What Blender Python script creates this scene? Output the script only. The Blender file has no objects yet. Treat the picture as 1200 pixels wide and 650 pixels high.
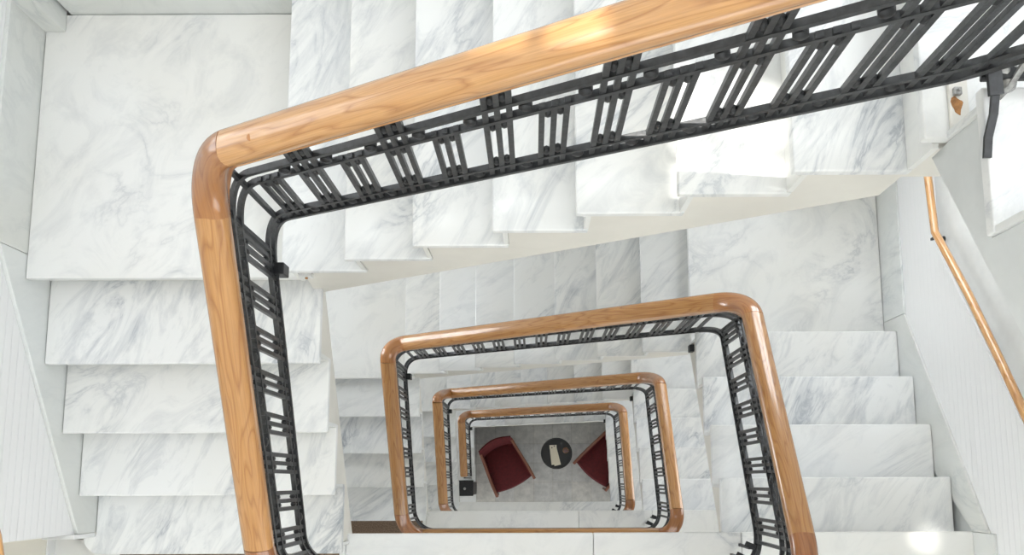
import bpy, math, random
from mathutils import Vector, Matrix
random.seed(7)
SC = bpy.context.scene
COL = SC.collection

# ------------------------------------------------------------------ camera
cd = bpy.data.cameras.new('camera')
cam = bpy.data.objects.new('camera', cd)
COL.objects.link(cam)
cam.location = (-0.00656, 0.02333, 4.11666)
cam.rotation_euler = (0.13191, 0.00092, -0.00358)
cd.sensor_width = 36
cd.lens = 923.439 / 1200 * 36
cd.shift_x = (600 - 624.097) / 1200
cd.shift_y = (440.592 - 325) / 1200
cd.clip_start = 0.02
SC.camera = cam

# ------------------------------------------------------------------ light
SC.view_settings.view_transform = 'Standard'
SC.view_settings.look = 'None'
SC.view_settings.gamma = 1
SC.view_settings.exposure = -0.08
SC.view_settings.use_curve_mapping = False
LAY_FILL = 2.45        # glow of an unseen ceiling panel added to light the stairwell
PANE_GLOW = {'L1': 2.6, 'L2': 10.0, 'L3': 6.5, 'L4': 6.0, 'R1': 6.5, 'R3': 5.0, 'R4': 5.0, 'F2': 3.2, 'F3': 2.6, 'F4': 2.4, 'G': 4.0, 'B1': 2.2, 'B2': 9.0, 'B3': 4.5, 'B4': 3.5}         # unseen windows' glow; front, back and lower right ones added for fill
w = bpy.data.worlds.new('world')
SC.world = w
w.use_nodes = True
w.node_tree.nodes['Background'].inputs[0].default_value = (0.75, 0.86, 1.0, 1)
w.node_tree.nodes['Background'].inputs[1].default_value = 1.5
sd = bpy.data.lights.new('sun', 'SUN')
sd.energy = 5.5
sd.angle = 0.014
sd.color = (1.0, 0.97, 0.9)
sun = bpy.data.objects.new('sun', sd)
COL.objects.link(sun)
SUN_DIR = Vector((2.67, -0.65, -3.25)).normalized()
sun.rotation_euler = SUN_DIR.to_track_quat('-Z', 'Y').to_euler()

# ------------------------------------------------------------------ materials
def new_mat(name):
    m = bpy.data.materials.new(name)
    m.use_nodes = True
    nt = m.node_tree
    return m, nt, nt.nodes['Principled BSDF']

def N(nt, t, **kw):
    n = nt.nodes.new(t)
    for k, v in kw.items():
        setattr(n, k, v)
    return n

def ramp(nt, src, stops):
    r = N(nt, 'ShaderNodeValToRGB')
    e = r.color_ramp.elements
    while len(e) < len(stops):
        e.new(0.5)
    for i, (p, c) in enumerate(stops):
        e[i].position = p
        e[i].color = (*c, 1) if len(c) == 3 else c
    nt.links.new(src, r.inputs[0])
    return r.outputs[0]

def mix(nt, fac, a, b, mode='MIX'):
    m = N(nt, 'ShaderNodeMix', data_type='RGBA', blend_type=mode)
    for sock, v in ((m.inputs[0], fac), (m.inputs[6], a), (m.inputs[7], b)):
        if hasattr(v, 'is_output'):
            nt.links.new(v, sock)
        elif isinstance(v, (int, float)):
            sock.default_value = v
        else:
            sock.default_value = (*v, 1)
    return m.outputs[2]

def math_(nt, op, a, b=None):
    m = N(nt, 'ShaderNodeMath', operation=op)
    for i, v in enumerate((a, b)):
        if v is None:
            continue
        if hasattr(v, 'is_output'):
            nt.links.new(v, m.inputs[i])
        else:
            m.inputs[i].default_value = v
    return m.outputs[0]

def noise(nt, vec, scale, detail=4, rough=0.55, dist=0.0):
    n = N(nt, 'ShaderNodeTexNoise')
    n.inputs['Scale'].default_value = scale
    n.inputs['Detail'].default_value = detail
    n.inputs['Roughness'].default_value = rough
    n.inputs['Distortion'].default_value = dist
    if vec is not None:
        nt.links.new(vec, n.inputs['Vector'])
    return n.outputs['Fac']

def obj_coords(nt, spread=20.0):
    tc = N(nt, 'ShaderNodeTexCoord')
    oi = N(nt, 'ShaderNodeObjectInfo')
    cb = N(nt, 'ShaderNodeCombineXYZ')
    a = math_(nt, 'MULTIPLY', oi.outputs['Random'], spread)
    b = math_(nt, 'MULTIPLY', oi.outputs['Random'], -spread * 1.7)
    nt.links.new(a, cb.inputs[0]); nt.links.new(b, cb.inputs[1]); nt.links.new(a, cb.inputs[2])
    ad = N(nt, 'ShaderNodeVectorMath', operation='ADD')
    nt.links.new(tc.outputs['Object'], ad.inputs[0]); nt.links.new(cb.outputs[0], ad.inputs[1])
    return ad.outputs[0], oi.outputs['Random']

def marble(name, base, vein, amount, rough=0.3, cloud=0.5, stretch=True, angle=0.85):
    m, nt, b = new_mat(name)
    co, rnd = obj_coords(nt)
    mp = N(nt, 'ShaderNodeMapping', vector_type='TEXTURE')
    nt.links.new(co, mp.inputs[0])
    mp.inputs['Scale'].default_value = (1.15, 0.36, 1.0) if stretch else (1, 0.65, 1)
    rot = N(nt, 'ShaderNodeCombineXYZ')
    nt.links.new(math_(nt, 'ADD', math_(nt, 'MULTIPLY', rnd, 0.7), angle - 0.35), rot.inputs[2])
    nt.links.new(rot.outputs[0], mp.inputs['Rotation'])
    v = mp.outputs[0]
    n1 = noise(nt, v, 1.3, 8, 0.60, 2.0)
    thin = math_(nt, 'ABSOLUTE', math_(nt, 'SUBTRACT', n1, 0.5))
    thinr = ramp(nt, thin, [(0.0, (0.75, 0.75, 0.75)), (0.02, (0.3, 0.3, 0.3)), (0.07, (0, 0, 0))])
    patch = ramp(nt, noise(nt, v, 1.1, 3, 0.5, 0.5), [(0.47, (0, 0, 0)), (0.68, (1, 1, 1))])
    soft = ramp(nt, noise(nt, v, 2.6, 8, 0.68, 1.4), [(0.48, (0, 0, 0)), (0.75, (1, 1, 1))])
    veins = mix(nt, 1.0, thinr, patch, 'MULTIPLY')
    allv = mix(nt, 1.0, veins, mix(nt, 1.0, soft, (cloud, cloud, cloud), 'MULTIPLY'), 'ADD')
    fac = math_(nt, 'MULTIPLY', allv, math_(nt, 'ADD', math_(nt, 'MULTIPLY', rnd, amount * 0.8), amount * 0.6))
    col = mix(nt, fac, base, vein)
    tone = ramp(nt, noise(nt, co, 0.7, 3), [(0.35, (0.93, 0.91, 0.87)), (0.65, (1, 1, 1))])
    col = mix(nt, 1.0, col, tone, 'MULTIPLY')
    nt.links.new(col, b.inputs['Base Color'])
    b.inputs['Roughness'].default_value = rough
    b.inputs['Specular IOR Level'].default_value = 0.5
    return m

def oak(name, tint=(1, 1, 1)):
    m, nt, b = new_mat(name)
    tc = N(nt, 'ShaderNodeTexCoord')
    oi = N(nt, 'ShaderNodeObjectInfo')
    sh = N(nt, 'ShaderNodeCombineXYZ')
    nt.links.new(math_(nt, 'MULTIPLY', oi.outputs['Random'], 13.0), sh.inputs[0])
    nt.links.new(math_(nt, 'MULTIPLY', oi.outputs['Random'], 7.0), sh.inputs[2])
    ad = N(nt, 'ShaderNodeVectorMath', operation='ADD')
    nt.links.new(tc.outputs['UV'], ad.inputs[0]); nt.links.new(sh.outputs[0], ad.inputs[1])
    def mapped(s):
        mp = N(nt, 'ShaderNodeMapping')
        mp.inputs['Scale'].default_value = s
        nt.links.new(ad.outputs[0], mp.inputs[0])
        return mp.outputs[0]
    fine = noise(nt, mapped((5, 230, 1)), 1.0, 5, 0.6)
    broad = noise(nt, mapped((1.5, 14, 1)), 1.0, 2, 0.5, 0.4)
    rings = math_(nt, 'FRACT', math_(nt, 'MULTIPLY', broad, 11.0))
    ringc = ramp(nt, rings, [(0.0, (0.39, 0.18, 0.052)), (0.25, (0.51, 0.275, 0.098)), (0.8, (0.475, 0.245, 0.08)), (1.0, (0.36, 0.16, 0.045))])
    finec = ramp(nt, fine, [(0.3, (0.74, 0.70, 0.64)), (0.6, (1, 1, 1))])
    col = mix(nt, 0.8, ringc, finec, 'MULTIPLY')
    var = ramp(nt, oi.outputs['Random'], [(0.0, (0.84, 0.76, 0.68)), (1.0, (1.08, 1.02, 0.95))])
    col = mix(nt, 1.0, col, var, 'MULTIPLY')
    col = mix(nt, 1.0, col, tint, 'MULTIPLY')
    nt.links.new(col, b.inputs['Base Color'])
    b.inputs['Roughness'].default_value = 0.3
    b.inputs['Coat Weight'].default_value = 1.0
    b.inputs['Coat Roughness'].default_value = 0.12
    bp = N(nt, 'ShaderNodeBump')
    bp.inputs['Strength'].default_value = 0.08
    bp.inputs['Distance'].default_value = 0.002
    nt.links.new(fine, bp.inputs['Height']); nt.links.new(bp.outputs[0], b.inputs['Normal'])
    return m

def plain(name, col, rough=0.5, metal=0.0, var=0.0, vscale=8.0, bump=0.0):
    m, nt, b = new_mat(name)
    if var:
        co, rnd = obj_coords(nt)
        n = noise(nt, co, vscale, 6, 0.6)
        lo = tuple(c * (1 - var) for c in col); hi = tuple(min(1, c * (1 + var)) for c in col)
        nt.links.new(ramp(nt, n, [(0.3, lo), (0.7, hi)]), b.inputs['Base Color'])
        if bump:
            bp = N(nt, 'ShaderNodeBump'); bp.inputs['Strength'].default_value = bump; bp.inputs['Distance'].default_value = 0.004
            nt.links.new(n, bp.inputs['Height']); nt.links.new(bp.outputs[0], b.inputs['Normal'])
    else:
        b.inputs['Base Color'].default_value = (*col, 1)
    b.inputs['Roughness'].default_value = rough
    b.inputs['Metallic'].default_value = metal
    return m

M = {}
M['tread'] = marble('tread_marble', (0.83, 0.845, 0.85), (0.24, 0.28, 0.34), 0.78)
M['landing'] = marble('landing_marble', (0.81, 0.82, 0.815), (0.34, 0.37, 0.41), 0.75, cloud=0.35, stretch=False)
M['riser'] = marble('riser_marble', (0.80, 0.81, 0.80), (0.40, 0.43, 0.46), 0.4)
M['skirt'] = marble('skirting_marble', (0.74, 0.765, 0.76), (0.42, 0.46, 0.48), 0.5, rough=0.35)
M['string'] = plain('stringer_marble', (0.73, 0.71, 0.655), 0.45, var=0.06, vscale=3)
M['rust'] = plain('rust', (0.36, 0.17, 0.06), 0.8, var=0.5, vscale=60)
M['oak'] = oak('oak')
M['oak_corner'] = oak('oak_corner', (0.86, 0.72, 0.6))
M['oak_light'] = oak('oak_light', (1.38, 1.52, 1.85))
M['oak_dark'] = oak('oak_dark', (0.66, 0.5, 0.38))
M['iron'] = plain('wrought_iron', (0.050, 0.052, 0.055), 0.36, 0.35, var=0.35, vscale=45, bump=0.3)
M['iron_dark'] = plain('dark_iron', (0.022, 0.023, 0.025), 0.42, 0.4, var=0.4, vscale=60)
M['plaster'] = plain('grey_plaster', (0.66, 0.68, 0.675), 0.75, var=0.07, vscale=5, bump=0.1)
M['white_wall'] = plain('white_plaster', (0.82, 0.83, 0.83), 0.7)
M['cream'] = plain('cream_paint', (0.90, 0.87, 0.78), 0.6)
M['red'] = plain('red_velvet', (0.085, 0.004, 0.006), 0.85, var=0.25, vscale=25, bump=0.2)
M['chair_wood'] = plain('chair_wood', (0.20, 0.075, 0.045), 0.35)
M['black'] = plain('black_lacquer', (0.008, 0.009, 0.010), 0.35)
M['paper'] = plain('paper', (0.78, 0.72, 0.58), 0.7)
M['ink'] = plain('ink', (0.10, 0.08, 0.07), 0.7)
M['mat'] = plain('brown_carpet', (0.20, 0.14, 0.10), 0.95, var=0.5, vscale=110, bump=0.5)
M['bolt'] = plain('grey_steel', (0.35, 0.35, 0.34), 0.5, 0.5, var=0.5, vscale=50)

def beadboard():
    m, nt, b = new_mat('white_beadboard')
    tc = N(nt, 'ShaderNodeTexCoord')
    sx = N(nt, 'ShaderNodeSeparateXYZ')
    nt.links.new(tc.outputs['Object'], sx.inputs[0])
    f = math_(nt, 'FRACT', math_(nt, 'DIVIDE', sx.outputs[2], 0.045))
    g = math_(nt, 'ABSOLUTE', math_(nt, 'SUBTRACT', f, 0.5))
    gr = ramp(nt, g, [(0.0, (0, 0, 0)), (0.07, (1, 1, 1))])
    nt.links.new(mix(nt, gr, (0.815, 0.825, 0.835), (0.855, 0.86, 0.865)), b.inputs['Base Color'])
    bp = N(nt, 'ShaderNodeBump'); bp.inputs['Strength'].default_value = 0.5; bp.inputs['Distance'].default_value = 0.004
    nt.links.new(gr, bp.inputs['Height']); nt.links.new(bp.outputs[0], b.inputs['Normal'])
    b.inputs['Roughness'].default_value = 0.35
    return m
M['bead'] = beadboard()

def terrazzo():
    m, nt, b = new_mat('hall_tiles')
    tc = N(nt, 'ShaderNodeTexCoord')
    co = tc.outputs['Object']
    br = N(nt, 'ShaderNodeTexBrick')
    br.offset = 0
    br.inputs['Scale'].default_value = 1.0
    br.inputs['Brick Width'].default_value = 0.32
    br.inputs['Row Height'].default_value = 0.32
    br.inputs['Mortar Size'].default_value = 0.006
    br.inputs['Mortar Smooth'].default_value = 0.4
    br.inputs['Color1'].default_value = (0.56, 0.565, 0.575, 1)
    br.inputs['Color2'].default_value = (0.64, 0.63, 0.61, 1)
    br.inputs['Mortar'].default_value = (0.50, 0.49, 0.47, 1)
    nt.links.new(co, br.inputs['Vector'])
    n = ramp(nt, noise(nt, co, 9, 8, 0.7), [(0.3, (0.72, 0.72, 0.70)), (0.7, (1.15, 1.13, 1.08))])
    col = mix(nt, 1.0, br.outputs['Color'], n, 'MULTIPLY')
    nt.links.new(col, b.inputs['Base Color'])
    b.inputs['Roughness'].default_value = 0.28
    return m
M['hall'] = terrazzo()

def emit(name, col, s):
    m, nt, b = new_mat(name)
    b.inputs['Base Color'].default_value = (0.8, 0.8, 0.8, 1)
    b.inputs['Emission Color'].default_value = (*col, 1)
    b.inputs['Emission Strength'].default_value = s
    return m
M['lay'] = emit('laylight_glass', (0.97, 0.985, 1.0), LAY_FILL)
for _l in PANE_GLOW:
    M['pane', _l] = emit('frosted_pane', (0.95, 0.98, 1.0), PANE_GLOW[_l])
def glass():
    m, nt, b = new_mat('amber_glass')
    b.inputs['Base Color'].default_value = (0.62, 0.25, 0.06, 1)
    b.inputs['Roughness'].default_value = 0.08
    b.inputs['Transmission Weight'].default_value = 0.15
    return m
M['amber'] = glass()
M['tea'] = plain('dark_tea', (0.12, 0.03, 0.01), 0.1)

# ------------------------------------------------------------------ mesh helpers
class MB:
    def __init__(self):
        self.v = []; self.f = []; self.uv = []; self.hasuv = False
    def add(self, vs, fs, uvs=None):
        o = len(self.v)
        self.v += [tuple(p) for p in vs]
        for i, f in enumerate(fs):
            self.f.append(tuple(o + k for k in f))
            self.uv.append(uvs[i] if uvs else [(0, 0)] * len(f))
        if uvs: self.hasuv = True
        return self
    def box(self, x0, x1, y0, y1, z0, z1):
        v = [(x, y, z) for z in (z0, z1) for y in (y0, y1) for x in (x0, x1)]
        return self.add(v, [(0, 2, 3, 1), (4, 5, 7, 6), (0, 1, 5, 4), (2, 6, 7, 3), (0, 4, 6, 2), (1, 3, 7, 5)])
    def prism(self, pts, axis, a, b):
        """pts: polygon in the plane normal to axis (order of the other two axes), extruded from a to b"""
        def mk(p, t):
            return {'x': (t, p[0], p[1]), 'y': (p[0], t, p[1]), 'z': (p[0], p[1], t)}[axis]
        n = len(pts)
        v = [mk(p, a) for p in pts] + [mk(p, b) for p in pts]
        f = [tuple(range(n)), tuple(range(2 * n - 1, n - 1, -1))]
        f += [(i, i + n, (i + 1) % n + n, (i + 1) % n) for i in range(n)]
        return self.add(v, f)
    def sweep(self, path, prof, cap=True):
        """path: list of Vectors; prof: list of (side, up). Frame: side = horizontal right of travel, up = Z"""
        n = len(prof); vs = []; L = [0]
        for i in range(1, len(path)): L.append(L[-1] + (path[i] - path[i - 1]).length)
        per = [0]
        for i in range(n): 
            a, b = prof[i], prof[(i + 1) % n]
            per.append(per[-1] + math.hypot(a[0] - b[0], a[1] - b[1]))
        for i, p in enumerate(path):
            t = path[min(i + 1, len(path) - 1)] - path[max(i - 1, 0)]
            s = Vector((t.y, -t.x, 0)).normalized()
            u = s.cross(t.normalized()).normalized()
            if u.z < 0: u = -u
            for a, b in prof: vs.append(p + s * a + u * b)
        fs = []; uvs = []
        for i in range(len(path) - 1):
            for j in range(n):
                k = (j + 1) % n
                fs.append((i * n + j, i * n + k, (i + 1) * n + k, (i + 1) * n + j))
                uvs.append([(L[i], per[j]), (L[i], per[j + 1]), (L[i + 1], per[j + 1]), (L[i + 1], per[j])])
        if cap:
            e = (len(path) - 1) * n
            fs.append(tuple(range(n - 1, -1, -1))); uvs.append([(0, p[0]) for p in prof][::-1])
            fs.append(tuple(e + j for j in range(n))); uvs.append([(0, p[0]) for p in prof])
        return self.add(vs, fs, uvs)
    def beam(self, a, b, w, h):
        a, b = Vector(a), Vector(b)
        t = (b - a).normalized()
        s = Vector((t.y, -t.x, 0))
        s = s.normalized() if s.length > 1e-4 else Vector((1, 0, 0))
        u = s.cross(t).normalized()
        v = [p + s * x + u * y for p in (a, b) for x, y in ((-w / 2, -h / 2), (w / 2, -h / 2), (w / 2, h / 2), (-w / 2, h / 2))]
        return self.add(v, [(3, 2, 1, 0), (4, 5, 6, 7), (0, 1, 5, 4), (1, 2, 6, 5), (2, 3, 7, 6), (3, 0, 4, 7)])
    def lathe(self, prof, c, axis=(0, 0, 1), seg=16):
        c = Vector(c); ax = Vector(axis).normalized()
        q = Vector((0, 0, 1)).rotation_difference(ax)
        vs = []
        for r_, z in prof:
            for i in range(seg):
                a = 2 * math.pi * i / seg
                vs.append(c + q @ Vector((r_ * math.cos(a), r_ * math.sin(a), z)))
        fs = []
        for j in range(len(prof) - 1):
            for i in range(seg):
                k = (i + 1) % seg
                fs.append((j * seg + i, j * seg + k, (j + 1) * seg + k, (j + 1) * seg + i))
        fs.append(tuple(range(seg - 1, -1, -1)))
        fs.append(tuple((len(prof) - 1) * seg + i for i in range(seg)))
        return self.add(vs, fs)
    def build(self, name, mat, parent=None, bevel=0, smooth=False, kind=None, seg=2):
        me = bpy.data.meshes.new(name)
        off = Vector((0, 0, 0)); 
        if parent is not None:
            p = parent
            while p is not None:
                off += p.location; p = p.parent
        me.from_pydata([Vector(v) - off for v in self.v], [], self.f)
        if self.hasuv:
            uvl = me.uv_layers.new(name='UVMap')
            i = 0
            for poly, uv in zip(me.polygons, self.uv):
                for k in range(len(uv)):
                    uvl.data[poly.loop_start + k].uv = uv[k]
        me.materials.append(mat)
        if smooth:
            for p in me.polygons: p.use_smooth = True
            me.set_sharp_from_angle(angle=math.radians(40))
        me.update()
        o = bpy.data.objects.new(name, me)
        COL.objects.link(o)
        if parent is not None: o.parent = parent
        if bevel:
            b = o.modifiers.new('bevel', 'BEVEL'); b.width = bevel; b.segments = seg; b.limit_method = 'ANGLE'
        if kind: o['kind'] = kind
        return o

def tag(o, label=None, cat=None, group=None, kind=None):
    if label: o['label'] = label
    if cat: o['category'] = cat
    if group: o['group'] = group
    if kind: o['kind'] = kind
    return o
def empty(name, loc, label, cat, group=None):
    o = bpy.data.objects.new(name, None)
    COL.objects.link(o); o.location = loc; o.empty_display_size = 0.1
    return tag(o, label, cat, group)

# ------------------------------------------------------------------ staircase dimensions (metres)
r = 0.17
H = 18 * r                                   # storey height
G = 0.29
YI, XL, XR = 0.865, -0.949, 1.0              # inner ends of the treads round the well
WL, WR, WB = -2.165, 2.247, 2.09             # skirting faces: left, right, back
WFRONT = -2.8
OV = 0.052                                   # nosing overhang
TH = 0.032                                   # slab thickness
NT = {1: [-1.022, -0.728, -0.442, -0.143, 0.133, 0.428, 0.714, 0.992], 2: [-1.02, -0.728, -0.438, -0.145, 0.150, 0.433, 0.718, 1.005]}
NT[3] = NT[4] = NT[2]
NL = {1: [0.884, 0.541, 0.246, -0.040, -0.327], 2: [0.850, 0.553, 0.257, -0.028, -0.319]}
NL[3] = NL[4] = NL[2]
NR = [-0.243, 0.036, 0.333, 0.629, 0.932]
def zF(l): return (2 - l) * H                # floor at the top of the right flight of storey l
def zTR(l): return zF(l) - 5 * r
def zTL(l): return zF(l) - 13 * r
def pitT(x, l): return zTL(l) + r + (x + 1.021) / 0.29 * r
def pitL(y, l): return zTL(l) + (y - 0.8386) / 0.2916 * r
def pitR(y, l): return zF(l) - (y + 0.2536) / 0.2949 * r
ORD = {1: 'top', 2: 'second', 3: 'third', 4: 'lowest'}

# ------------------------------------------------------------------ structure: walls, floors, ceiling
ZB, ZC = -3 * H, 7.4
TW = 0.2
wl, wr, wb = WL - 0.028, WR + 0.024, WB + 0.028
# left wall: one mesh of blocks with window openings; upper window lets the sun in
lo_wins = [(1.10, 1.95, zTL(l) + 0.95, zTL(l) + 2.25) for l in (1, 2, 3, 4)]
SUNW = (0.68, 1.96, 4.92, 5.70)
def wall_with_holes(name, holes, x0, x1, y0, y1, z0, z1, mat):
    m = MB(); holes = sorted(holes, key=lambda h: h[2]); z = z0
    for a, b, c, d in holes:
        m.box(x0, x1, y0, y1, z, c)
        m.box(x0, x1, y0, a, c, d); m.box(x0, x1, b, y1, c, d)
        z = d
    m.box(x0, x1, y0, y1, z, z1)
    o = m.build(name, mat); o['kind'] = 'structure'; return o
YEND = -0.22                                  # the left wall of each flight ends here; hall beyond is wider
wall_with_holes('wall_left', lo_wins + [SUNW], wl - TW, wl, YEND, wb, ZB, ZC, M['white_wall'])
MB().box(-2.72, -2.47, WFRONT, YEND, ZB, ZC).build('wall_left', M['cream'], kind='structure')
MB().box(-2.47, wl, YEND, YEND + 0.1, ZB, ZC).build('wall_left', M['cream'], kind='structure')
R_WINS = [(-1.3, 1.4, zTR(1) + 1.3, zTR(1) + 3.6), (0.0, 1.2, zTR(3) + 1.25, zTR(3) + 2.65), (0.0, 1.2, zTR(4) + 1.25, zTR(4) + 2.65)]  # upper one read off the rail highlight; lower two added for fill
wall_with_holes('wall_right', R_WINS, wr, wr + TW, WFRONT, wb, ZB, ZC, M['plaster'])
B_FILL_WINS = [(1.2, 2.1, zTR(l) + 1.0, zTR(l) + 2.3) for l in (1, 2, 3, 4)]  # unseen, added over the right landings to brighten them
m = MB(); z = ZB
for a, b, c_, d in B_FILL_WINS[::-1]:
    m.box(wl - TW, wr + TW, wb, wb + TW, z, c_).box(wl - TW, a, wb, wb + TW, c_, d).box(b, wr + TW, wb, wb + TW, c_, d); z = d
m.box(wl - TW, wr + TW, wb, wb + TW, z, ZC)
m.build('wall_back', M['white_wall'], kind='structure')
F_FILL_WINS = [(-1.6, 1.6, zF(l) + 0.8, zF(l) + 2.5) for l in (2, 3, 4)] + [(-1.6, 1.6, ZB + 0.6, ZB + 2.4)]  # unseen front openings added to light the fascias and flights
m = MB(); z = ZB
for a, b, c_, d in sorted(F_FILL_WINS, key=lambda h: h[2]):
    m.box(-2.72, wr + TW, WFRONT - TW, WFRONT, z, c_).box(-2.72, a, WFRONT - TW, WFRONT, c_, d).box(b, wr + TW, WFRONT - TW, WFRONT, c_, d); z = d
m.box(-2.72, wr + TW, WFRONT - TW, WFRONT, z, ZC)
m.build('wall_front', M['cream'], kind='structure')
MB().box(-2.72, wr + TW, WFRONT - TW, wb + TW, ZB - 0.2, ZB).build('floor', M['hall'], kind='structure')
# ceiling with a glowing laylight added to light the well
cy0, cy1, cx0, cx1 = -1.8, 1.95, -2.0, 2.1
c = MB().box(-2.72, wr + TW, WFRONT - TW, cy0, ZC, ZC + 0.2).box(-2.72, wr + TW, cy1, wb + TW, ZC, ZC + 0.2)
c.box(-2.72, cx0, cy0, cy1, ZC, ZC + 0.2).box(cx1, wr + TW, cy0, cy1, ZC, ZC + 0.2)
c.build('ceiling', M['white_wall'], kind='structure')
lay = MB().box(cx0, cx1, cy0, cy1, ZC + 0.06, ZC + 0.08).build('window_1', M['lay'], kind='structure')
b_ = MB()
for i in range(1, 5): b_.box(cx0 + (cx1 - cx0) * i / 5 - 0.03, cx0 + (cx1 - cx0) * i / 5 + 0.03, cy0, cy1, ZC, ZC + 0.05)
for i in range(1, 4): b_.box(cx0, cx1, cy0 + (cy1 - cy0) * i / 4 - 0.03, cy0 + (cy1 - cy0) * i / 4 + 0.03, ZC, ZC + 0.05)
b_.build('glazing_bars', M['white_wall'], lay)
def unseen_window(n, axis, face, sgn, a, b, c_, d, l):
    """frosted window in a wall whose inner face is at face; sgn points outwards"""
    def bx(m, p0, p1, q0, q1, z0, z1):
        p0, p1 = sorted((face + sgn * p0, face + sgn * p1))
        return m.box(p0, p1, q0, q1, z0, z1) if axis == 'x' else m.box(q0, q1, p0, p1, z0, z1)
    p = bx(MB(), 0.10, 0.12, a, b, c_, d).build('window_%d' % n, M['pane', l], kind='structure')
    f = MB(); nn = max(2, round((b - a) / 0.6))
    for k in range(nn + 1):
        y = a + (b - a) * k / nn; bx(f, 0.05, 0.10, max(a, y - 0.03), min(b, y + 0.03), c_, d)
    for k in (0, 1, 2):
        z = c_ + (d - c_) * k / 2; bx(f, 0.06, 0.10, a, b, max(c_, z - 0.03), min(d, z + 0.03))
    f.build('window_frame', M['white_wall'], p)
nw = 2
for i, h in enumerate(lo_wins): unseen_window(nw, 'x', wl, -1, *h, 'L%d' % (i + 1)); nw += 1
for i, h in enumerate(R_WINS): unseen_window(nw, 'x', wr, 1, *h, ('R1', 'R3', 'R4')[i]); nw += 1
for i, h in enumerate(F_FILL_WINS): unseen_window(nw, 'y', WFRONT, -1, *h, ('F2', 'F3', 'F4', 'G')[i]); nw += 1
for i, h in enumerate(B_FILL_WINS): unseen_window(nw, 'y', wb, 1, *h, 'B%d' % (i + 1)); nw += 1
f = MB()
a, b, c_, d = SUNW
# unseen opening; closed panels shape its two gaps to aim the sun patches
f.box(wl - 0.14, wl - 0.06, 0.87, 1.48, c_, d).box(wl - 0.14, wl - 0.06, a, 0.87, 5.34, d).box(wl - 0.14, wl - 0.06, a, 0.87, c_, 5.10)
for y in (a + 0.01, 0.86, 1.49, 1.72, b - 0.01): f.box(wl - 0.12, wl - 0.07, y - 0.012, y + 0.012, c_, d)
for z in (c_ + 0.01, 5.32, d - 0.01): f.box(wl - 0.12, wl - 0.08, a, b, z - 0.012, z + 0.012)
f.build('window_%d' % nw, M['white_wall'], kind='structure')

# storey floors (marble edge round the well)
for i, l in enumerate((2, 3, 4)):
    z = zF(l)
    m = MB()
    xs = [-2.47, -0.97, 0.30 + 0.1 * i, 1.06, wr]
    for a, b in zip(xs[:-1], xs[1:]):
        y1 = NR[0] if a > -1 else NL[1][4] + OV + 0.01
        if a > 1: y1 = NR[0]
        m.box(a + 0.0012, b - 0.0012, WFRONT, y1, z - TH, z)
    o = m.build('floor', M['landing'], bevel=0.004, kind='structure')
    MB().box(-2.47, wr, WFRONT, NR[0] - 0.035, z - 0.28, z - TH).build('floor_slab', M['string'], o)

# ------------------------------------------------------------------ flights
def stair_body_T(l):
    z0 = zTL(l); xs = NT[l]; pts = []
    pts.append((xs[0] + OV, z0 - 0.05))
    for k in range(7):
        pts.append((xs[k] + OV, z0 + (k + 1) * r - TH)); 
        pts.append((xs[k + 1] + OV, z0 + (k + 1) * r - TH))
    xe = xs[7] + OV
    pts[-1] = (xe, z0 + 7 * r - TH); pts.append((xe, pitT(xe, l) - 0.41))
    xc = (z0 - 0.26 + 0.385 - (z0 + r)) / r * 0.29 - 1.021     # where the soffit meets the landing soffit
    pts.append((max(xc, -1.0), z0 - 0.26)); pts.append((-1.0, z0 - 0.26))
    return pts
FL = {}
def part_label(o, s): o['label'] = s

def flight_T(l):
    z0 = zTL(l); xs = NT[l]
    lab = {1: 'wide white marble flight across the top, beside the nearest oak handrail', 2: 'marble flight seen just above the second largest handrail loop',
           3: 'marble flight seen above the third handrail loop', 4: 'lowest cross flight of marble steps just above the red armchairs'}[l]
    t = empty('stair_flight', (0, 1.4, z0), lab, 'stairs', 'flights of marble stairs round the well')
    MB().prism(stair_body_T(l), 'y', YI + 0.012, WB - 0.002).build('stringer', M['string'], t)
    for k in range(7):
        z = z0 + (k + 1) * r
        MB().box(xs[k], xs[k + 1] + OV - 0.002, YI, WB - 0.004, z - TH, z).build('tread', M['tread'], t, bevel=0.005)
        MB().box(xs[k] + OV - 0.018, xs[k] + OV - 0.001, YI + 0.004, WB - 0.004, z - r + 0.001, z - TH - 0.001).build('riser', M['riser'], t)
    z = z0 + 8 * r
    MB().box(xs[7] + OV - 0.018, xs[7] + OV - 0.001, YI + 0.004, WB - 0.004, z - r + 0.001, z - TH - 0.001).build('riser', M['riser'], t)
    return t

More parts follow.
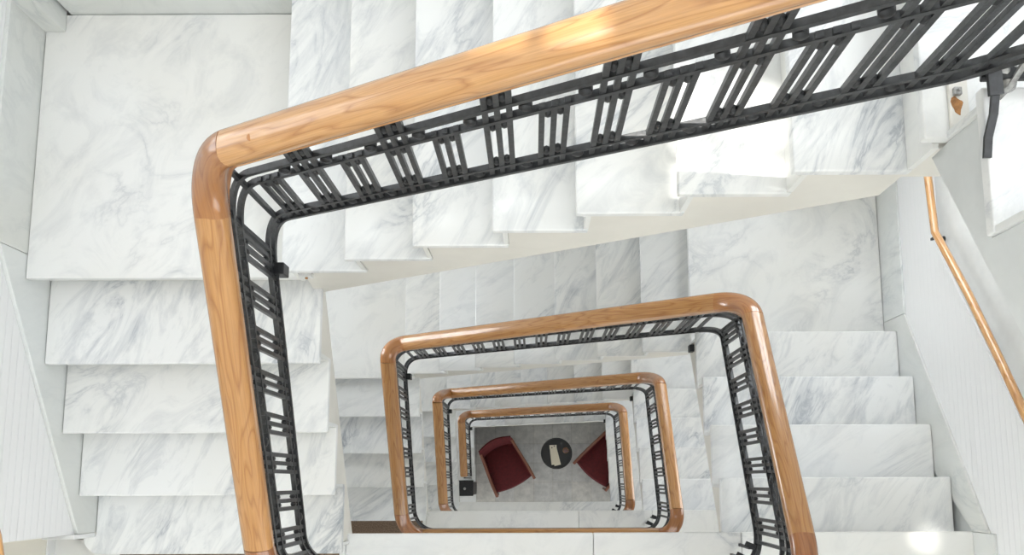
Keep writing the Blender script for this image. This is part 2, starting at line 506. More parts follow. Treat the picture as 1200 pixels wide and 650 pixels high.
def flight_L(l):
    z0 = zTL(l); ys = NL[l]
    lab = {1: 'broad marble flight down the left side under the largest handrail', 2: 'marble flight left of centre beside the second handrail loop',
           3: 'narrow looking marble flight inside the second handrail loop, left side', 4: 'lowest marble steps leading down to the black newel'}[l]
    t = empty('stair_flight', (-1.5, 0.3, z0 - 5 * r), lab, 'stairs', 'flights of marble stairs round the well')
    pts = [(ys[0] + OV * 0 - 0.05, z0 - TH)]
    pts = []
    for j in range(1, 5):
        pts.append((ys[j - 1] - OV, z0 - j * r - TH)); pts.append((ys[j] - OV + 0.0 if j < 5 else ys[j], z0 - j * r - TH))
    ye = ys[4] + OV * 0.6
    top = []
    y_prev = ys[0] - 0.012
    poly = [(ys[0] + 0.02, z0 - 0.27), (ys[0] + 0.02, z0 - r - TH)]
    for j in range(1, 5):
        poly.append((ys[j] + OV, z0 - j * r - TH))
        if j < 4: poly.append((ys[j] + OV, z0 - (j + 1) * r - TH))
    poly.append((ys[4] + OV, z0 - 5 * r + 0.0))
    zbot = zF(l + 1)
    poly.append((ys[4] + OV, zbot - 0.12))
    MB().prism(poly, 'x', WL + 0.002, XL - 0.012).build('stringer', M['string'], t)
    for j in range(1, 5):
        z = z0 - j * r
        y0, y1 = ys[j], ys[j - 1] + OV
        if j < 4 or l == 4:
            MB().box(WL + 0.003, XL, y0, y1 - 0.002, z - TH, z).build('tread', M['tread'], t, bevel=0.005)
        else:
            # bottom step: rounded end runs past the wall
            R_ = 0.09; pg = [(XL, y0), (XL, y1 - 0.002), (WL + 0.003, y1 - 0.002), (WL + 0.003, YEND - 0.012), (WL - 0.06, YEND - 0.012)]
            xw = WL - 0.06
            for q in range(7):
                a = math.pi + q / 6 * math.pi / 2
                pg.append((xw + R_ + R_ * math.cos(a), y0 + R_ + R_ * math.sin(a)))
            MB().prism(pg, 'z', z - TH, z).build('tread', M['tread'], t, bevel=0.005)
    for j in range(0, 5):
        z = z0 - j * r
        MB().box(WL + 0.003, XL - 0.003, ys[j] + OV - 0.019, ys[j] + OV - 0.001, z - r + 0.001, z - TH - 0.001).build('riser', M['riser'], t)
    return t

def flight_R(l, n0=1):
    z0 = zF(l); ys = NR
    lab = {1: 'nearest flight at the upper right edge beyond the torn iron bracket', 2: 'bright marble flight on the right beside the white beaded wall',
           3: 'marble flight right of centre inside the second handrail loop', 4: 'lowest right hand marble flight beside the right red armchair'}[l]
    t = empty('stair_flight', (1.6, 0.3, z0 - 5 * r), lab, 'stairs', 'flights of marble stairs round the well')
    xi = XR if l > 1 else 1.045
    ya = ys[4] - OV
    poly = [(ya, z0 - 5 * r), (ya, z0 - 4 * r - TH)]
    for j in (4, 3, 2, 1):
        poly.append((ys[j - 1] - OV, z0 - j * r - TH))
        if j > 1: poly.append((ys[j - 1] - OV, z0 - (j - 1) * r - TH))
    poly.append((ys[0] - OV, z0 - 0.26))
    poly.append((ys[4] - 0.06, z0 - 5 * r - 0.10))
    MB().prism(poly, 'x', xi + 0.014, WR - 0.002).build('stringer', M['plaster'] if l == 1 else M['string'], t)
    for j in range(1, 5):
        z = z0 - j * r
        y0, y1 = ys[j - 1] - OV, ys[j]
        MB().box(xi, WR - 0.003, y0 + 0.002, y1, z - TH, z).build('tread', M['tread'], t, bevel=0.005)
    for j in range(0, 5):
        z = z0 - j * r
        MB().box(xi + 0.003, WR - 0.003, ys[j] - OV + 0.001, ys[j] - OV + 0.019, z - r + 0.001, z - TH - 0.001).build('riser', M['riser'], t)
    return t

for l in (1, 2, 3, 4):
    flight_R(l); flight_T(l); flight_L(l)
    # corner landings
    zl = zTL(l)
    lab = {1: 'large pale marble landing slab in the upper left corner', 2: 'marble landing below the large upper left landing, left of second loop corner',
           3: 'small marble landing at the upper left corner of third handrail loop', 4: 'marble landing at the upper left corner of the smallest handrail loop'}[l]
    t = empty('stair_landing', (-1.6, 1.5, zl - 0.26), lab, 'landing', 'corner landings of the staircase')
    MB().prism([(WL + 0.003, NL[l][0]), (XL - 0.01, NL[l][0]), (XL - 0.01, YI + 0.021), (NT[l][0] + OV - 0.02, YI + 0.021), (NT[l][0] + OV - 0.02, WB - 0.004), (WL + 0.003, WB - 0.004)], 'z', zl - TH, zl).build('slab', M['landing'], t, bevel=0.005)
    MB().box(WL + 0.003, -1.003, NL[l][0] + 0.06, WB - 0.004, zl - 0.26, zl - TH).build('slab_base', M['string'], t)
    zr = zTR(l)
    lab = {1: 'partly seen marble landing behind the torn ironwork at upper right', 2: 'veined marble landing at the right of the second handrail loop corner',
           3: 'marble landing at the upper right corner of third handrail loop', 4: 'marble landing at the upper right corner of the smallest handrail loop'}[l]
    t = empty('stair_landing', (1.6, 1.5, zr - 0.26), lab, 'landing', 'corner landings of the staircase')
    MB().box(NT[l][7], WR - 0.003, NR[4] - OV - 0.0 + 0.002, WB - 0.004, zr - TH, zr).build('slab', M['landing'], t, bevel=0.005)
    MB().box(NT[l][7] + OV + 0.001, WR - 0.003, NR[4] - OV + 0.02, WB - 0.004, zr - 0.30, zr - TH).build('slab_base', M['string'], t)

# ------------------------------------------------------------------ skirtings, beaded panelling
k_trim = 0
for l in (1, 2, 3, 4):
    zl, zr, zf, zf2 = zTL(l), zTR(l), zF(l), zF(l + 1)
    # left wall
    ya = YEND
    p = [(0.99, zl - 0.3), (0.99, pitL(0.99, l) + 0.085), (ya + 0.0, pitL(ya, l) + 0.085), (ya, zf2 + 0.001), (ya + 0.3, zf2 - 0.05)]
    MB().prism(p, 'x', wl + 0.001, WL).build('baseboard_left', M['skirt'], kind='structure', bevel=0.002)
    MB().box(wl + 0.001, WL, 0.992, WB - 0.03, zl - 0.02, zl + 0.235).build('baseboard_left', M['skirt'], kind='structure', bevel=0.002)
    pb = [(ya, pitL(ya, l) + 0.088), (0.99, pitL(0.99, l) + 0.088), (0.99, zl + 0.236), (WB, zl + 0.236), (WB, zl + 0.93), (1.02, zl + 0.93), (ya, pitL(ya, l) + 0.86)]
    k_trim += 1
    MB().prism(pb, 'x', wl + 0.0005, wl + 0.012).build('trim_%d' % k_trim, M['bead'], kind='structure')
    # back wall
    xa, xb = NT[l][0] + 0.0, NT[l][7] + 0.05
    MB().box(-2.06, xa, WB, wb - 0.001, zl - 0.02, zl + 0.235).build('baseboard_back', M['skirt'], kind='structure', bevel=0.002)
    MB().prism([(xa + 0.002, zl - 0.02), (xb, pitT(xb, l) - 0.3), (xb, pitT(xb, l) + 0.12), (xa + 0.002, pitT(xa, l) + 0.09)], 'y', WB, wb - 0.001).build('baseboard_back', M['skirt'], kind='structure', bevel=0.002)
    MB().box(xb + 0.002, WR - 0.001, WB, wb - 0.001, zr - 0.02, zr + 0.235).build('baseboard_back', M['skirt'], kind='structure', bevel=0.002)
    # pier block in the corner of the left landing
    MB().prism([(wl + 0.001, WB - 0.085), (-2.075, WB - 0.085), (-2.075, wb - 0.002), (wl + 0.001, wb - 0.002)], 'z', zl + 0.001, zl + 0.25).build('baseboard_left', M['skirt'], kind='structure', bevel=0.002)
    # right wall
    yb = 1.02
    p = [(NR[0], zf + 0.001), (NR[0], pitR(NR[0], l) + 0.15), (yb, pitR(yb, l) + 0.15), (yb, zr - 0.2), (0.7, zr - 0.2)]
    MB().prism(p, 'x', WR, wr - 0.001).build('baseboard_right', M['skirt'], kind='structure', bevel=0.002)
    MB().box(WR, wr - 0.001, yb + 0.002, WB - 0.001, zr - 0.02, zr + 0.27).build('baseboard_right', M['skirt'], kind='structure', bevel=0.002)
    if l > 1: MB().box(WR, wr - 0.001, WFRONT, NR[0] - 0.002, zf - 0.02, zf + 0.19).build('baseboard_right', M['skirt'], kind='structure', bevel=0.002)
    k_trim += 1
    pb = [(NR[0], pitR(NR[0], l) + 0.152), (yb, pitR(yb, l) + 0.152), (yb, zr + 0.272), (WB, zr + 0.272), (WB, zr + 0.69), (1.30, zr + 0.69), (NR[0], pitR(NR[0], l) + 0.80), (WFRONT, zf + 0.80), (WFRONT, zf + 0.192), (NR[0], zf + 0.192)]
    MB().prism(pb, 'x', wr - 0.012, wr - 0.0005).build('trim_%d' % k_trim, M['bead'], kind='structure')
    # hall side: door casing beyond the end of the left wall
    if l < 4:
        k_trim += 1
        MB().box(wl - 0.12, WL + 0.004, YEND - 0.022, YEND - 0.001, zf2 + r + 0.002, zf2 + 0.36).build('trim_%d' % k_trim, M['white_wall'], kind='structure', bevel=0.003)
        MB().box(-2.469, -2.458, WFRONT, YEND - 0.001, zf2, zf2 + 0.06).build('baseboard_left', M['white_wall'], kind='structure', bevel=0.003)

# ------------------------------------------------------------------ balustrades
_h = [(0.028, -0.046), (0.040, -0.044), (0.043, -0.038), (0.040, -0.031), (0.041, -0.027), (0.048, -0.022), (0.0525, -0.010), (0.053, 0.004), (0.048, 0.019), (0.037, 0.030), (0.019, 0.0355), (0.0, 0.037)]
HP = [(-a, b) for a, b in _h] + [(a, b) for a, b in _h[::-1][1:]]
HP = HP[::-1]
PT, PL_, PR, PF = 0.955, -0.99, 1.09, -0.395       # vertical planes of the runs
CR = 0.125
def line(x0, z0, x1, z1): return lambda s: z0 + (z1 - z0) * (s - x0) / (x1 - x0)
hand, bar = {}, {}
hand['T', 1] = line(-0.493, 2.211, 0.093, 2.538); bar['T', 1] = line(-0.66, 1.525, 0.926, 2.346)
hand['L', 1] = line(-0.197, 1.247, 0.809, 1.773); bar['L', 1] = line(-0.227, 0.672, 0.808, 1.180)
hand['T', 2] = line(-0.803, -1.123, 0.808, -0.077); bar['T', 2] = line(-0.945, -1.85, 0.945, -0.80)
hand['L', 2] = line(-0.26, -1.86, 0.785, -1.20); bar['L', 2] = line(-0.225, -2.50, 0.892, -1.88)
hand['R', 2] = line(0.553, 0.418, -0.205, 0.841); bar['R', 2] = line(0.654, -0.28, -0.27, 0.19)
hand['T', 3] = line(-0.92, -4.30, 0.918, -3.09); bar['T', 3] = line(-0.945, -1.85 - H, 0.945, -0.83 - H)
hand['L', 3] = line(-0.277, -4.617, 0.774, -3.98); bar['L', 3] = line(-0.225, -2.50 - H, 0.892, -1.88 - H)
hand['R', 3] = line(0.789, -2.595, -0.212, -1.99); bar['R', 3] = line(0.654, -0.30 - H, -0.27, 0.22 - H)
hand['T', 4] = line(-0.954, -6.98, 1.068, -5.82); bar['T', 4] = line(-0.945, -1.85 - 2 * H, 0.945, -0.83 - 2 * H)
hand['L', 4] = line(0.149, -7.12, 0.823, -6.70); bar['L', 4] = line(-0.225, -2.50 - 2 * H, 0.892, -1.88 - 2 * H)
hand['R', 4] = line(0.868, -5.486, -0.148, -4.93); bar['R', 4] = line(0.654, -0.30 - 2 * H, -0.27, 0.22 - 2 * H)
hand['R', 1] = lambda y: pitR(y, 1) + 0.90; bar['R', 1] = lambda y: pitR(y, 1) + 0.24
for l in (2, 3, 4):
    hand['F', l] = (lambda z: lambda x: z)(zF(l) + 0.96); bar['F', l] = (lambda z: lambda x: z)(zF(l) + 0.22)
XLc, XRc = PL_ + CR, PR - CR
YTc, YBc = PT - CR, -0.205
def P3(run, s, zf):
    if run in 'TF': return Vector((s, PT if run == 'T' else PF, zf(s)))
    return Vector((PL_ if run == 'L' else PR, s, zf(s)))
def straight(run, s0, s1, zf, n=12):
    return [P3(run, s0 + (s1 - s0) * i / n, zf) for i in range(n + 1)]
def corner(ra, sa, za, rb, sb, zb, n=14):
    """curve from the end of run ra (at sa) round to the start of run rb (at sb)"""
    P0, Q = P3(ra, sa, za), P3(rb, sb, zb)
    C_ = {('T', 'L'): (PL_, PT), ('R', 'T'): (PR, PT), ('L', 'F'): (PL_, PF), ('F', 'R'): (PR, PF)}[(ra, rb)]
    ca = Vector((C_[0], C_[1], za(C_[0] if ra in 'TF' else C_[1]))); cb = Vector((C_[0], C_[1], zb(C_[0] if rb in 'TF' else C_[1])))
    A = P0 + (ca - P0) * 0.62; B = Q + (cb - Q) * 0.62
    out = []
    for i in range(n + 1):
        t = i / n
        out.append(P0 * (1 - t) ** 3 + A * 3 * t * (1 - t) ** 2 + B * 3 * t * t * (1 - t) + Q * t ** 3)
    return out
def rect(w_, h_): return [(-w_ / 2, -h_ / 2), (w_ / 2, -h_ / 2), (w_ / 2, h_ / 2), (-w_ / 2, h_ / 2)]
FR_U1, FR_U2 = 0.625, 0.755
def rel(hz, bz, fr, dz=0):      # height between bottom rail and underside of the handrail
    return lambda s: bz(s) + (hz(s) - 0.046 - bz(s)) * fr + dz
def ball(m, c, ra):
    m.lathe([(ra * math.sin(a) + 1e-4, -ra * math.cos(a)) for a in (0.0, 0.6, 1.2, 1.9, 2.5, 3.1415)], c, (0, 0, 1), 8)

def rosette(m, c, nrm, ra=0.019, t=0.013):
    m.lathe([(ra * 0.55, -t), (ra, -t * 0.6), (ra, t * 0.6), (ra * 0.55, t)], c, nrm, 10)

m = MB(); m.lathe([(0.006, -0.016), (0.0105, -0.010), (0.0105, 0.010), (0.006, 0.016)], (0, 0, 0), seg=8)
_c = m.build('collar', M['iron_dark'], smooth=True); COLLAR = _c.data; bpy.data.objects.remove(_c)

def balustrade(run, l, s0, s1, lab, corn=None, first=0, detail=True):
    """run along s0 -> s1 (straight part); corn: list of (ra,sa,rb,sb)"""
    hz, bz = hand[run, l], bar[run, l]
    mid = P3(run, (s0 + s1) / 2, bz)
    t = empty('stair_balustrade', mid, lab, 'balustrade', 'iron balustrades with oak handrails round the well')
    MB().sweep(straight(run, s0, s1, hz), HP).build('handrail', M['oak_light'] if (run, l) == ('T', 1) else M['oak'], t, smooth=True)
    lines = [('bottom_rail', 0.0, 0.010, 0.028, 0.012), ('bottom_rail', 0.0, 0.060, 0.018, 0.012), ('top_rail', FR_U1, 0.0, 0.020, 0.013), ('top_rail', FR_U2, 0.0, 0.020, 0.014)]
    for nm, fr, dz, w_, h_ in lines:
        MB().sweep(straight(run, s0, s1, rel(hz, bz, fr, dz)), rect(w_, h_)).build(nm, M['iron'], t)
    cl = []
    for (ra, sa, la, rb, sb, lb) in (corn or []):
        path = corner(ra, sa, hand[ra, la], rb, sb, hand[rb, lb])
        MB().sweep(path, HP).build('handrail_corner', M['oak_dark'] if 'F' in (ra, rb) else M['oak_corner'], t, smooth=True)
        for nm, fr, dz, w_, h_ in lines:
            cp = corner(ra, sa, rel(hand[ra, la], bar[ra, la], fr, dz), rb, sb, rel(hand[rb, lb], bar[rb, lb], fr, dz))
            MB().sweep(cp, rect(w_, h_)).build(nm, M['iron'], t, smooth=True)
            cl.append((fr, dz, cp))
    u = Vector((1, 0, 0)) if run in 'TF' else Vector((0, 1, 0))
    nrm = Vector((0, 1, 0)) if run in 'TF' else Vector((1, 0, 0))
    lo, hi = min(s0, s1) - 0.03, max(s0, s1) + 0.03
    pitch = 0.1455
    n = int((hi - lo) / pitch)
    start = lo + ((hi - lo) - n * pitch) / 2
    W_, D_, SP = 0.0155, 0.015, 0.0315
    for i in range(n + 1):
        sc = start + i * pitch
        tall = ((i + first) % 2 == 0)
        def ztop(s): return (rel(hz, bz, 1.0)(s) + 0.004) if tall else rel(hz, bz, FR_U1, 0.014)(s)
        midb = None; bs = []
        for q in (-1, 0, 1):
            s = sc + q * SP
            if s < lo - 0.04 or s > hi + 0.04: continue
            p = P3(run, s, bz)
            e = u * W_ / 2; d = nrm * D_ / 2
            m = MB(); zt = ztop(s); sl = (bz(s + 0.01) - bz(s)) / 0.01 * W_ / 2
            vs = []
            for zz, k in ((p.z - 0.004, 0), (zt, 1)):
                for sg, dg in ((-1, -1), (1, -1), (1, 1), (-1, 1)):
                    vs.append(Vector((p.x, p.y, zz + sg * sl)) + e * sg + d * dg)
            m.add(vs, [(3, 2, 1, 0), (4, 5, 6, 7), (0, 1, 5, 4), (1, 2, 6, 5), (2, 3, 7, 6), (3, 0, 4, 7)])
            o = m.build('baluster', M['iron'], t)
            if q == 0: midb = o
        if detail and midb:
            for q in (-0.5, 0.5):
                s = sc + q * SP
                for fr, dz in ([(0.0, 0.095), (FR_U1, -0.032)] + ([(FR_U2, 0.04)] if tall else [])):
                    o = bpy.data.objects.new('collar', COLLAR); COL.objects.link(o); o.parent = midb
                    o.location = P3(run, s, rel(hz, bz, fr, dz)) - t.location
        if detail and i < n:
            for fr, dz in ((0.0, 0.040), ((FR_U1 + FR_U2) / 2, 0.0)):
                p = P3(run, sc + pitch / 2, rel(hz, bz, fr, dz))
                m = MB(); rosette(m, p, nrm, 0.018)
                m.build('rosette', M['iron_dark'], t, smooth=True)
    # a pair of uprights in each corner
    for (ra, sa, la, rb, sb, lb) in (corn or []):
        bot = corner(ra, sa, rel(hand[ra, la], bar[ra, la], 0), rb, sb, rel(hand[rb, lb], bar[rb, lb], 0))
        top = corner(ra, sa, rel(hand[ra, la], bar[ra, la], 1), rb, sb, rel(hand[rb, lb], bar[rb, lb], 1))
        for k in (3, 11):
            MB().beam(bot[k], Vector((bot[k].x, bot[k].y, top[k].z)), W_, D_).build('baluster', M['iron'], t)
    return t

# storey 1 (largest loop)
B = {}
B['R1'] = balustrade('R', 1, -0.25, YTc, 'black iron balustrade with torn scrolls at the upper right edge', [('R', YTc, 1, 'T', XRc, 1)])
B['T1'] = balustrade('T', 1, XLc, XRc, 'largest balustrade with broad pale oak handrail slanting across the top', [('T', XLc, 1, 'L', YTc, 1)], first=1)
B['L1'] = balustrade('L', 1, YBc, YTc, 'largest balustrade running down the left with thick orange oak handrail', None)
B['F2'] = balustrade('F', 2, XLc, XRc, 'level balustrade along the nearest floor edge at the bottom of frame', [('L', YBc, 1, 'F', XLc, 2), ('F', XRc, 2, 'R', YBc, 2)])
B['R2'] = balustrade('R', 2, YBc, YTc, 'balustrade down the right with shiny oak handrail, second loop', [('R', YTc, 2, 'T', XRc, 2)])
B['T2'] = balustrade('T', 2, XLc, XRc, 'balustrade along the upper side of second largest loop', [('T', XLc, 2, 'L', YTc, 2)])
B['L2'] = balustrade('L', 2, YBc, YTc, 'balustrade along the left side of second largest loop', None)
B['F3'] = balustrade('F', 3, XLc, XRc, 'level balustrade just behind the near marble floor edge, second loop', [('L', YBc, 2, 'F', XLc, 3), ('F', XRc, 3, 'R', YBc, 3)], detail=False)
B['R3'] = balustrade('R', 3, YBc, YTc, 'balustrade along the right side of third loop, shiny handrail', [('R', YTc, 3, 'T', XRc, 3)])
B['T3'] = balustrade('T', 3, XLc, XRc, 'balustrade along the upper side of third loop', [('T', XLc, 3, 'L', YTc, 3)], detail=False)
B['L3'] = balustrade('L', 3, YBc, YTc, 'balustrade along the left side of third loop', None, detail=False)
B['F4'] = balustrade('F', 4, XLc, XRc, 'level balustrade below the armchairs in the smallest loop', [('L', YBc, 3, 'F', XLc, 4), ('F', XRc, 4, 'R', YBc, 4)], detail=False)
B['R4'] = balustrade('R', 4, YBc, YTc, 'balustrade along the right side of smallest loop by right armchair', [('R', YTc, 4, 'T', XRc, 4)], detail=False)
B['T4'] = balustrade('T', 4, XLc, XRc, 'balustrade along the upper side of smallest loop above armchairs', [('T', XLc, 4, 'L', YTc, 4)], detail=False)
B['L4'] = balustrade('L', 4, 0.10, YTc, 'balustrade ending at the black newel, left side of smallest loop', None, detail=False)

# round wood plug in the big handrail
p = P3('T', -0.765, hand['T', 1]) + Vector((0, -0.012, 0.036))
MB().lathe([(0.011, -0.004), (0.011, 0.0035), (0.008, 0.005)], p, (0, 0, 1), 14).build('wood_plug', M['oak_corner'], B['T1'], smooth=True)

# iron fixing brackets between bottom rail and stair edge
def bracket(owner, pts, w_=0.022, t_=0.012, mat='iron_dark'):
    m = MB(); m.sweep([Vector(q) for q in pts], rect(w_, t_))
    return m.build('bracket', M[mat], owner)
for l, key in ((1, 'T1'), (2, 'T2'), (3, 'T3'), (4, 'T4')):
    bz = bar['L', l](0.80)
    MB().box(-0.985, -0.945, 0.800, 0.845, bz - 0.02, bz + 0.05).build('bracket', M['iron_dark'], B[key], bevel=0.004)
for l, key in ((2, 'R2'), (3, 'R3'), (4, 'R4')):
    bz = bar['T', l](0.95)
    MB().box(0.985, 1.03, 0.83, 0.875, bz - 0.06, bz + 0.0).build('bracket', M['iron_dark'], B[key], bevel=0.004)
    MB().beam((1.02, 0.86, bz - 0.02), (1.04, 0.95, bz + 0.01), 0.016, 0.016).build('bracket', M['iron_dark'], B[key])
    MB().beam((1.01, 0.87, bz - 0.05), (1.03, 0.90, zTR(l)), 0.016, 0.016).build('bracket', M['iron_dark'], B[key])
for l, key in ((2, 'F2'), (3, 'F3'), (4, 'F4')):
    bz = zF(l) + 0.19
    for (xa, ya_, xb, yb_) in ((1.03, -0.285, 1.075, -0.305), (0.985, -0.335, 1.03, -0.36)):
        MB().beam((xa, ya_, bz), (xb, yb_, bz + 0.03), 0.028, 0.024).build('bracket', M['iron_dark'], B[key], bevel=0.003)
        MB().beam((xa + 0.02, ya_ - 0.02, bz), (xa + 0.02, ya_ - 0.02, zF(l) + 0.0), 0.014, 0.014).build('bracket', M['iron_dark'], B[key])

# the torn corner at the upper right: strap, bolts, patched plate with rust
z = zTR(1)
bracket(B['R1'], [(1.035, 0.955, 2.445), (1.045, 0.90, 2.43), (1.048, 0.85, 2.41), (1.040, 0.80, 2.395), (1.040, 0.755, 2.385)], 0.018, 0.008)
bracket(B['R1'], [(1.030, 0.965, 2.445), (1.038, 0.93, 2.44), (1.045, 0.885, 2.43)], 0.032, 0.010)
bracket(B['R1'], [(1.09, 0.94, 2.47), (1.08, 0.91, 2.43), (1.075, 0.90, 2.39)], 0.012, 0.012, 'bolt')
m = MB()
for q in range(26):
    a = random.random(); b = random.uniform(-1, 1)
    ball(m, (1.05 + 0.22 * a, 0.945 + 0.035 * b, 2.40 + 0.05 * a + random.uniform(0, 0.04)), random.uniform(0.008, 0.02))
m.build('torn_scroll', M['bolt'], B['R1'], smooth=True)
MB().beam((1.02, 0.95, 2.42), (1.30, 0.925, 2.48), 0.05, 0.02).build('torn_scroll', M['iron_dark'], B['R1'], bevel=0.004)
t = empty('fixing_plate', (1.07, 0.955, z), 'small rust stained marble plate with bolts beside the torn bracket', 'fixing plate')
MB().box(1.055, 1.103, 0.888, 1.035, z + 0.0005, z + 0.014).build('plate', M['string'], t, bevel=0.003)
m = MB().box(1.062, 1.082, 0.988, 1.008, z + 0.014, z + 0.026).lathe([(0.005, 0), (0.005, 0.010)], (1.072, 0.998, z + 0.025), seg=8)
m.build('bolt', M['bolt'], t, bevel=0.002)
m = MB().prism([(1.072 + 0.013 * math.cos(a) * (1 + 0.35 * math.sin(3 * a)), 0.962 + 0.026 * math.sin(a) * (1 + 0.3 * math.cos(2 * a + 1))) for a in [q * math.pi / 9 for q in range(18)]], 'z', z + 0.014, z + 0.0152)
m.build('rust_stain', M['rust'], t)
for (x, y, zz) in ((-0.885, YI, 0.86), ):
    t = empty('fixing_plate', (x - 0.03, 0.868, 0.93), 'little white marble plate with rusty bolt under the upper left corner bracket', 'fixing plate')
    MB().box(-0.965, -0.915, YI - 0.008, YI + 0.0115, 0.93, 0.972).build('plate', M['tread'], t, bevel=0.002)
    MB().lathe([(0.006, 0), (0.006, 0.006)], (-0.938, YI - 0.008, 0.952), (0, -1, 0), 10).build('bolt', M['rust'], t)

# ------------------------------------------------------------------ wall handrails
RP = [(0.021 * math.cos(a * math.pi / 6), 0.020 * math.sin(a * math.pi / 6)) for a in range(12)]
def wall_rail(pts, lab, side):
    t = empty('wall_handrail', pts[0], lab, 'handrail')
    P_ = [Vector(q) for q in pts]; fine = []
    for a, b in zip(P_[:-1], P_[1:]):
        for i in range(4): fine.append(a.lerp(b, i / 4))
    fine.append(P_[-1])
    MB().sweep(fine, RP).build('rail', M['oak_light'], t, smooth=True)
    for k in (5, len(fine) - 3):
        q = fine[k]; wx = wr - 0.012 if side > 0 else wl + 0.012
        m = MB().lathe([(0.018, 0), (0.018, 0.005), (0.009, 0.008)], (wx, q.y, q.z - 0.06), (-side, 0, 0), 12)
        m.beam((wx - side * 0.008, q.y, q.z - 0.06), (q.x, q.y, q.z - 0.055), 0.010, 0.010)
        m.beam((q.x, q.y - 0.001, q.z - 0.06), (q.x, q.y, q.z - 0.02), 0.012, 0.012)
        m.build('bracket', M['iron_dark'], t)
    return t
wall_rail([(2.19, 1.95, -0.10), (2.19, 1.36, -0.045), (2.19, 1.25, 0.03), (2.19, 0.942, 0.235), (2.19, 0.537, 0.475), (2.19, 0.10, 0.725), (2.19, -0.25, 0.93), (2.19, -0.4, 0.95), (2.19, -1.2, 0.95)],
          'slim pale oak rail on the right wall above white beaded panelling', 1)
wall_rail([(-2.085, 1.9, 1.70), (-2.085, 1.05, 1.72), (-2.085, 0.9, 1.66), (-2.085, 0.3, 1.30), (-2.085, -0.18, 1.02), (-2.085, -0.45, 0.93), (-2.085, -0.52, 0.93)],
          'end of a brown wall rail peeping in at the lower left corner', -1)

# ------------------------------------------------------------------ carpets at the foot of the left flights
for l, lab in ((2, 'brown flecked carpet at the foot of the large left flight'), (3, 'brown flecked carpet strip at the foot of the second left flight')):
    zz = zF(l)
    o = MB().box(-2.12, -1.0, -1.5, -0.275, zz + 0.0005, zz + 0.010).build('carpet', M['mat'], bevel=0.003)
    tag(o, lab, 'carpet')

# ------------------------------------------------------------------ newel at the bottom
t = empty('newel_post', (-1.04, -0.09, ZB + r), 'square black newel post where the lowest oak handrail ends', 'newel post')
nx, ny, s_ = -1.04, -0.09, 0.10
MB().box(nx - s_, nx + s_, ny - s_, ny + s_, ZB + r, ZB + 1.28).build('post', M['iron_dark'], t, bevel=0.008)
MB().box(nx - s_ - 0.03, nx + s_ + 0.03, ny - s_ - 0.01, ny + s_ + 0.025, ZB + 1.28, ZB + 1.32).build('cap', M['iron_dark'], t, bevel=0.008)
MB().lathe([(0.02, 0), (0.02, 0.01), (0.012, 0.018)], (nx, ny, ZB + 1.32), seg=14).build('cap_screw', M['bolt'], t, smooth=True)

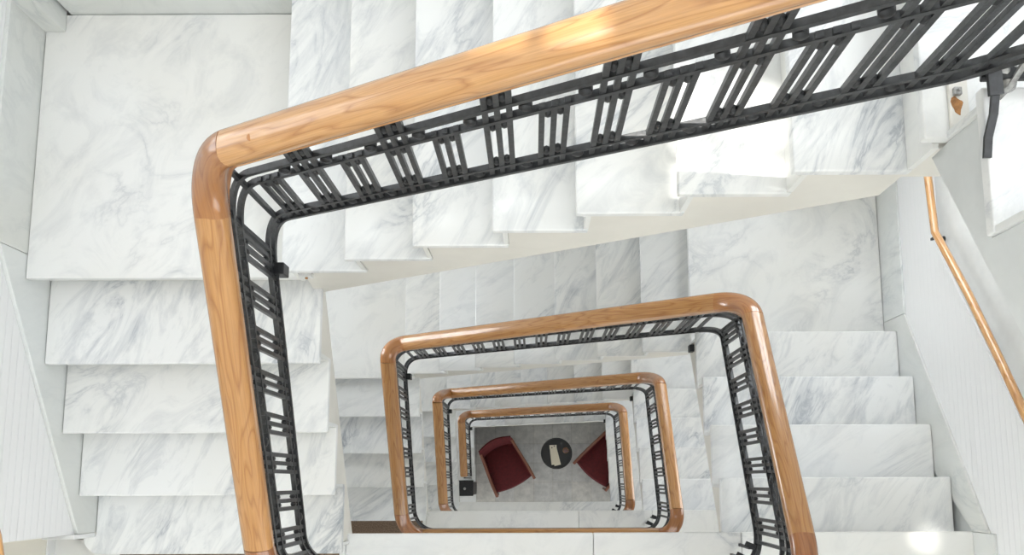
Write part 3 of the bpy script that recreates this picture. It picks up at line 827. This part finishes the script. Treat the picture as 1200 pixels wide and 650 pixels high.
# ------------------------------------------------------------------ ground floor furniture
def armchair(loc, rot, lab, name='armchair'):
    """front faces local -Y"""
    t = empty(name, (0, 0, 0), lab, 'armchair', 'red velvet armchairs by the round table')
    # seat cushion
    m = MB()
    n = 8
    def outline(z, inset):
        pts = []
        wf, wbk, d = 0.34 - inset, 0.27 - inset, 0.36 - inset
        for i in range(n + 1):
            x = -wf + 2 * wf * i / n; pts.append((x, -d - 0.045 * math.cos(x / wf * math.pi / 2), z))
        for i in range(n + 1):
            x = wbk - 2 * wbk * i / n; pts.append((x, d - 0.02, z))
        return pts
    rings = [outline(0.27, 0.01), outline(0.28, 0.0), outline(0.41, 0.0), outline(0.445, 0.02), outline(0.462, 0.09)]
    vs = [p for rg in rings for p in rg]; k = len(rings[0]); fs = []
    for a in range(len(rings) - 1):
        for i in range(k):
            j = (i + 1) % k; fs.append((a * k + i, a * k + j, (a + 1) * k + j, (a + 1) * k + i))
    fs.append(tuple(range(k - 1, -1, -1))); fs.append(tuple((len(rings) - 1) * k + i for i in range(k)))
    m.add(vs, fs); m.build('seat', M['red'], t, smooth=True)
    # curved back rest, slightly reclined
    m = MB(); n = 12; sect = []
    for i in range(n + 1):
        x = -0.30 + 0.60 * i / n
        yb = 0.29 + 0.075 * math.cos(x / 0.30 * math.pi / 2)
        sect.append((x, yb))
    vs = []; prof = [(-0.045, 0.36), (-0.03, 0.78), (0.0, 0.83), (0.035, 0.80), (0.05, 0.30)]
    for (x, yb) in sect:
        for (o_, z_) in prof: vs.append((x, yb + o_ + (z_ - 0.36) * 0.17, z_ - 0.02 * abs(x / 0.3) ** 2))
    k = len(prof); fs = []
    for i in range(n):
        for j in range(k):
            jj = (j + 1) % k; fs.append((i * k + j, i * k + jj, (i + 1) * k + jj, (i + 1) * k + j))
    fs.append(tuple(range(k))); fs.append(tuple(n * k + j for j in range(k - 1, -1, -1)))
    m.add(vs, fs); m.build('backrest', M['red'], t, smooth=True)
    for sd_ in (-1, 1):
        # upholstered side
        m = MB().prism([(sd_ * 0.262, 0.30), (sd_ * 0.305, 0.30), (sd_ * 0.355, -0.36), (sd_ * 0.315, -0.36)], 'z', 0.27, 0.60)
        m.build('side_panel', M['red'], t, bevel=0.012)
        a = [Vector((sd_ * 0.288, 0.36, 0.72)), Vector((sd_ * 0.30, 0.22, 0.665)), Vector((sd_ * 0.325, 0.0, 0.63)), Vector((sd_ * 0.345, -0.22, 0.615)), Vector((sd_ * 0.352, -0.40, 0.60)), Vector((sd_ * 0.352, -0.425, 0.585))]
        MB().sweep(a, [(-0.022, -0.014), (0.022, -0.014), (0.024, 0.004), (0.014, 0.014), (-0.014, 0.014), (-0.024, 0.004)]).build('armrest', M['chair_wood'], t, smooth=True)
        m = MB(); m.beam((sd_ * 0.350, -0.40, 0.59), (sd_ * 0.345, -0.385, 0.0), 0.035, 0.035); m.build('leg', M['chair_wood'], t, bevel=0.004)
        m = MB(); m.beam((sd_ * 0.275, 0.30, 0.30), (sd_ * 0.27, 0.37, 0.0), 0.035, 0.035); m.build('leg', M['chair_wood'], t, bevel=0.004)
    t.location = loc; t.rotation_euler = (0, 0, rot); t.scale = (0.94, 0.94, 0.94)
    return t
armchair((-0.46, 0.275, ZB), math.radians(26), 'dark red velvet armchair fully in view, left of round table')
armchair((1.158, 0.38, ZB), math.radians(-41), 'dark red velvet armchair half hidden by the stairs, right of table')

t = empty('side_table', (0.37, 0.46, ZB), 'round black side table between the two red armchairs', 'table')
MB().lathe([(0.235, 0.500), (0.250, 0.505), (0.252, 0.535), (0.240, 0.536), (0.236, 0.520), (0.01, 0.519)], (0.37, 0.46, ZB), seg=48).build('table_top', M['black'], t, smooth=True)
MB().lathe([(0.03, 0.02), (0.022, 0.1), (0.022, 0.45), (0.05, 0.50)], (0.37, 0.46, ZB), seg=20).build('pedestal', M['black'], t, smooth=True)
MB().lathe([(0.16, 0.0), (0.16, 0.012), (0.04, 0.03)], (0.37, 0.46, ZB), seg=32).build('foot', M['black'], t, smooth=True)
tz = ZB + 0.5195
def sheet(cx, cy, w_, h_, rot, z0, lab, thick=0.003):
    c_, s__ = math.cos(rot), math.sin(rot)
    P_ = [(cx + a * c_ - b * s__, cy + a * s__ + b * c_) for a, b in ((-w_ / 2, -h_ / 2), (w_ / 2, -h_ / 2), (w_ / 2, h_ / 2), (-w_ / 2, h_ / 2))]
    o = MB().prism(P_, 'z', z0, z0 + thick).build('leaflet', M['paper'])
    tag(o, lab, 'leaflet')
    return o, (lambda a, b: (cx + a * c_ - b * s__, cy + a * s__ + b * c_))
o, f1 = sheet(0.325, 0.435, 0.105, 0.31, math.radians(6), tz + 0.0005, 'lower cream leaflet on the black table, mostly covered')
o, f2 = sheet(0.352, 0.415, 0.105, 0.30, math.radians(14), tz + 0.0045, 'upper cream leaflet on the black table, tilted, lower end showing')
o2, f3 = sheet(0.315, 0.565, 0.115, 0.06, math.radians(2), tz + 0.0085, 'small cream card with dark marks at the leaflets top end')
m = MB()
for a, b in ((-0.02, -0.012), (0.02, 0.012)):
    q = f3(a, b); m.lathe([(0.011, 0), (0.011, 0.0008)], (q[0], q[1], tz + 0.0115), seg=10)
m.build('printed_mark', M['ink'], o2)
t = empty('glass_tumbler', (0.515, 0.505, tz), 'amber glass tumbler on the black round table', 'glass')
MB().lathe([(0.040, 0.0), (0.046, 0.085), (0.043, 0.085), (0.038, 0.008), (0.002, 0.006)], (0.515, 0.505, tz), seg=24).build('glass_wall', M['amber'], t, smooth=True)
MB().lathe([(0.037, 0.009), (0.040, 0.05), (0.002, 0.0502)], (0.515, 0.505, tz), seg=20).build('drink', M['tea'], t, smooth=True)
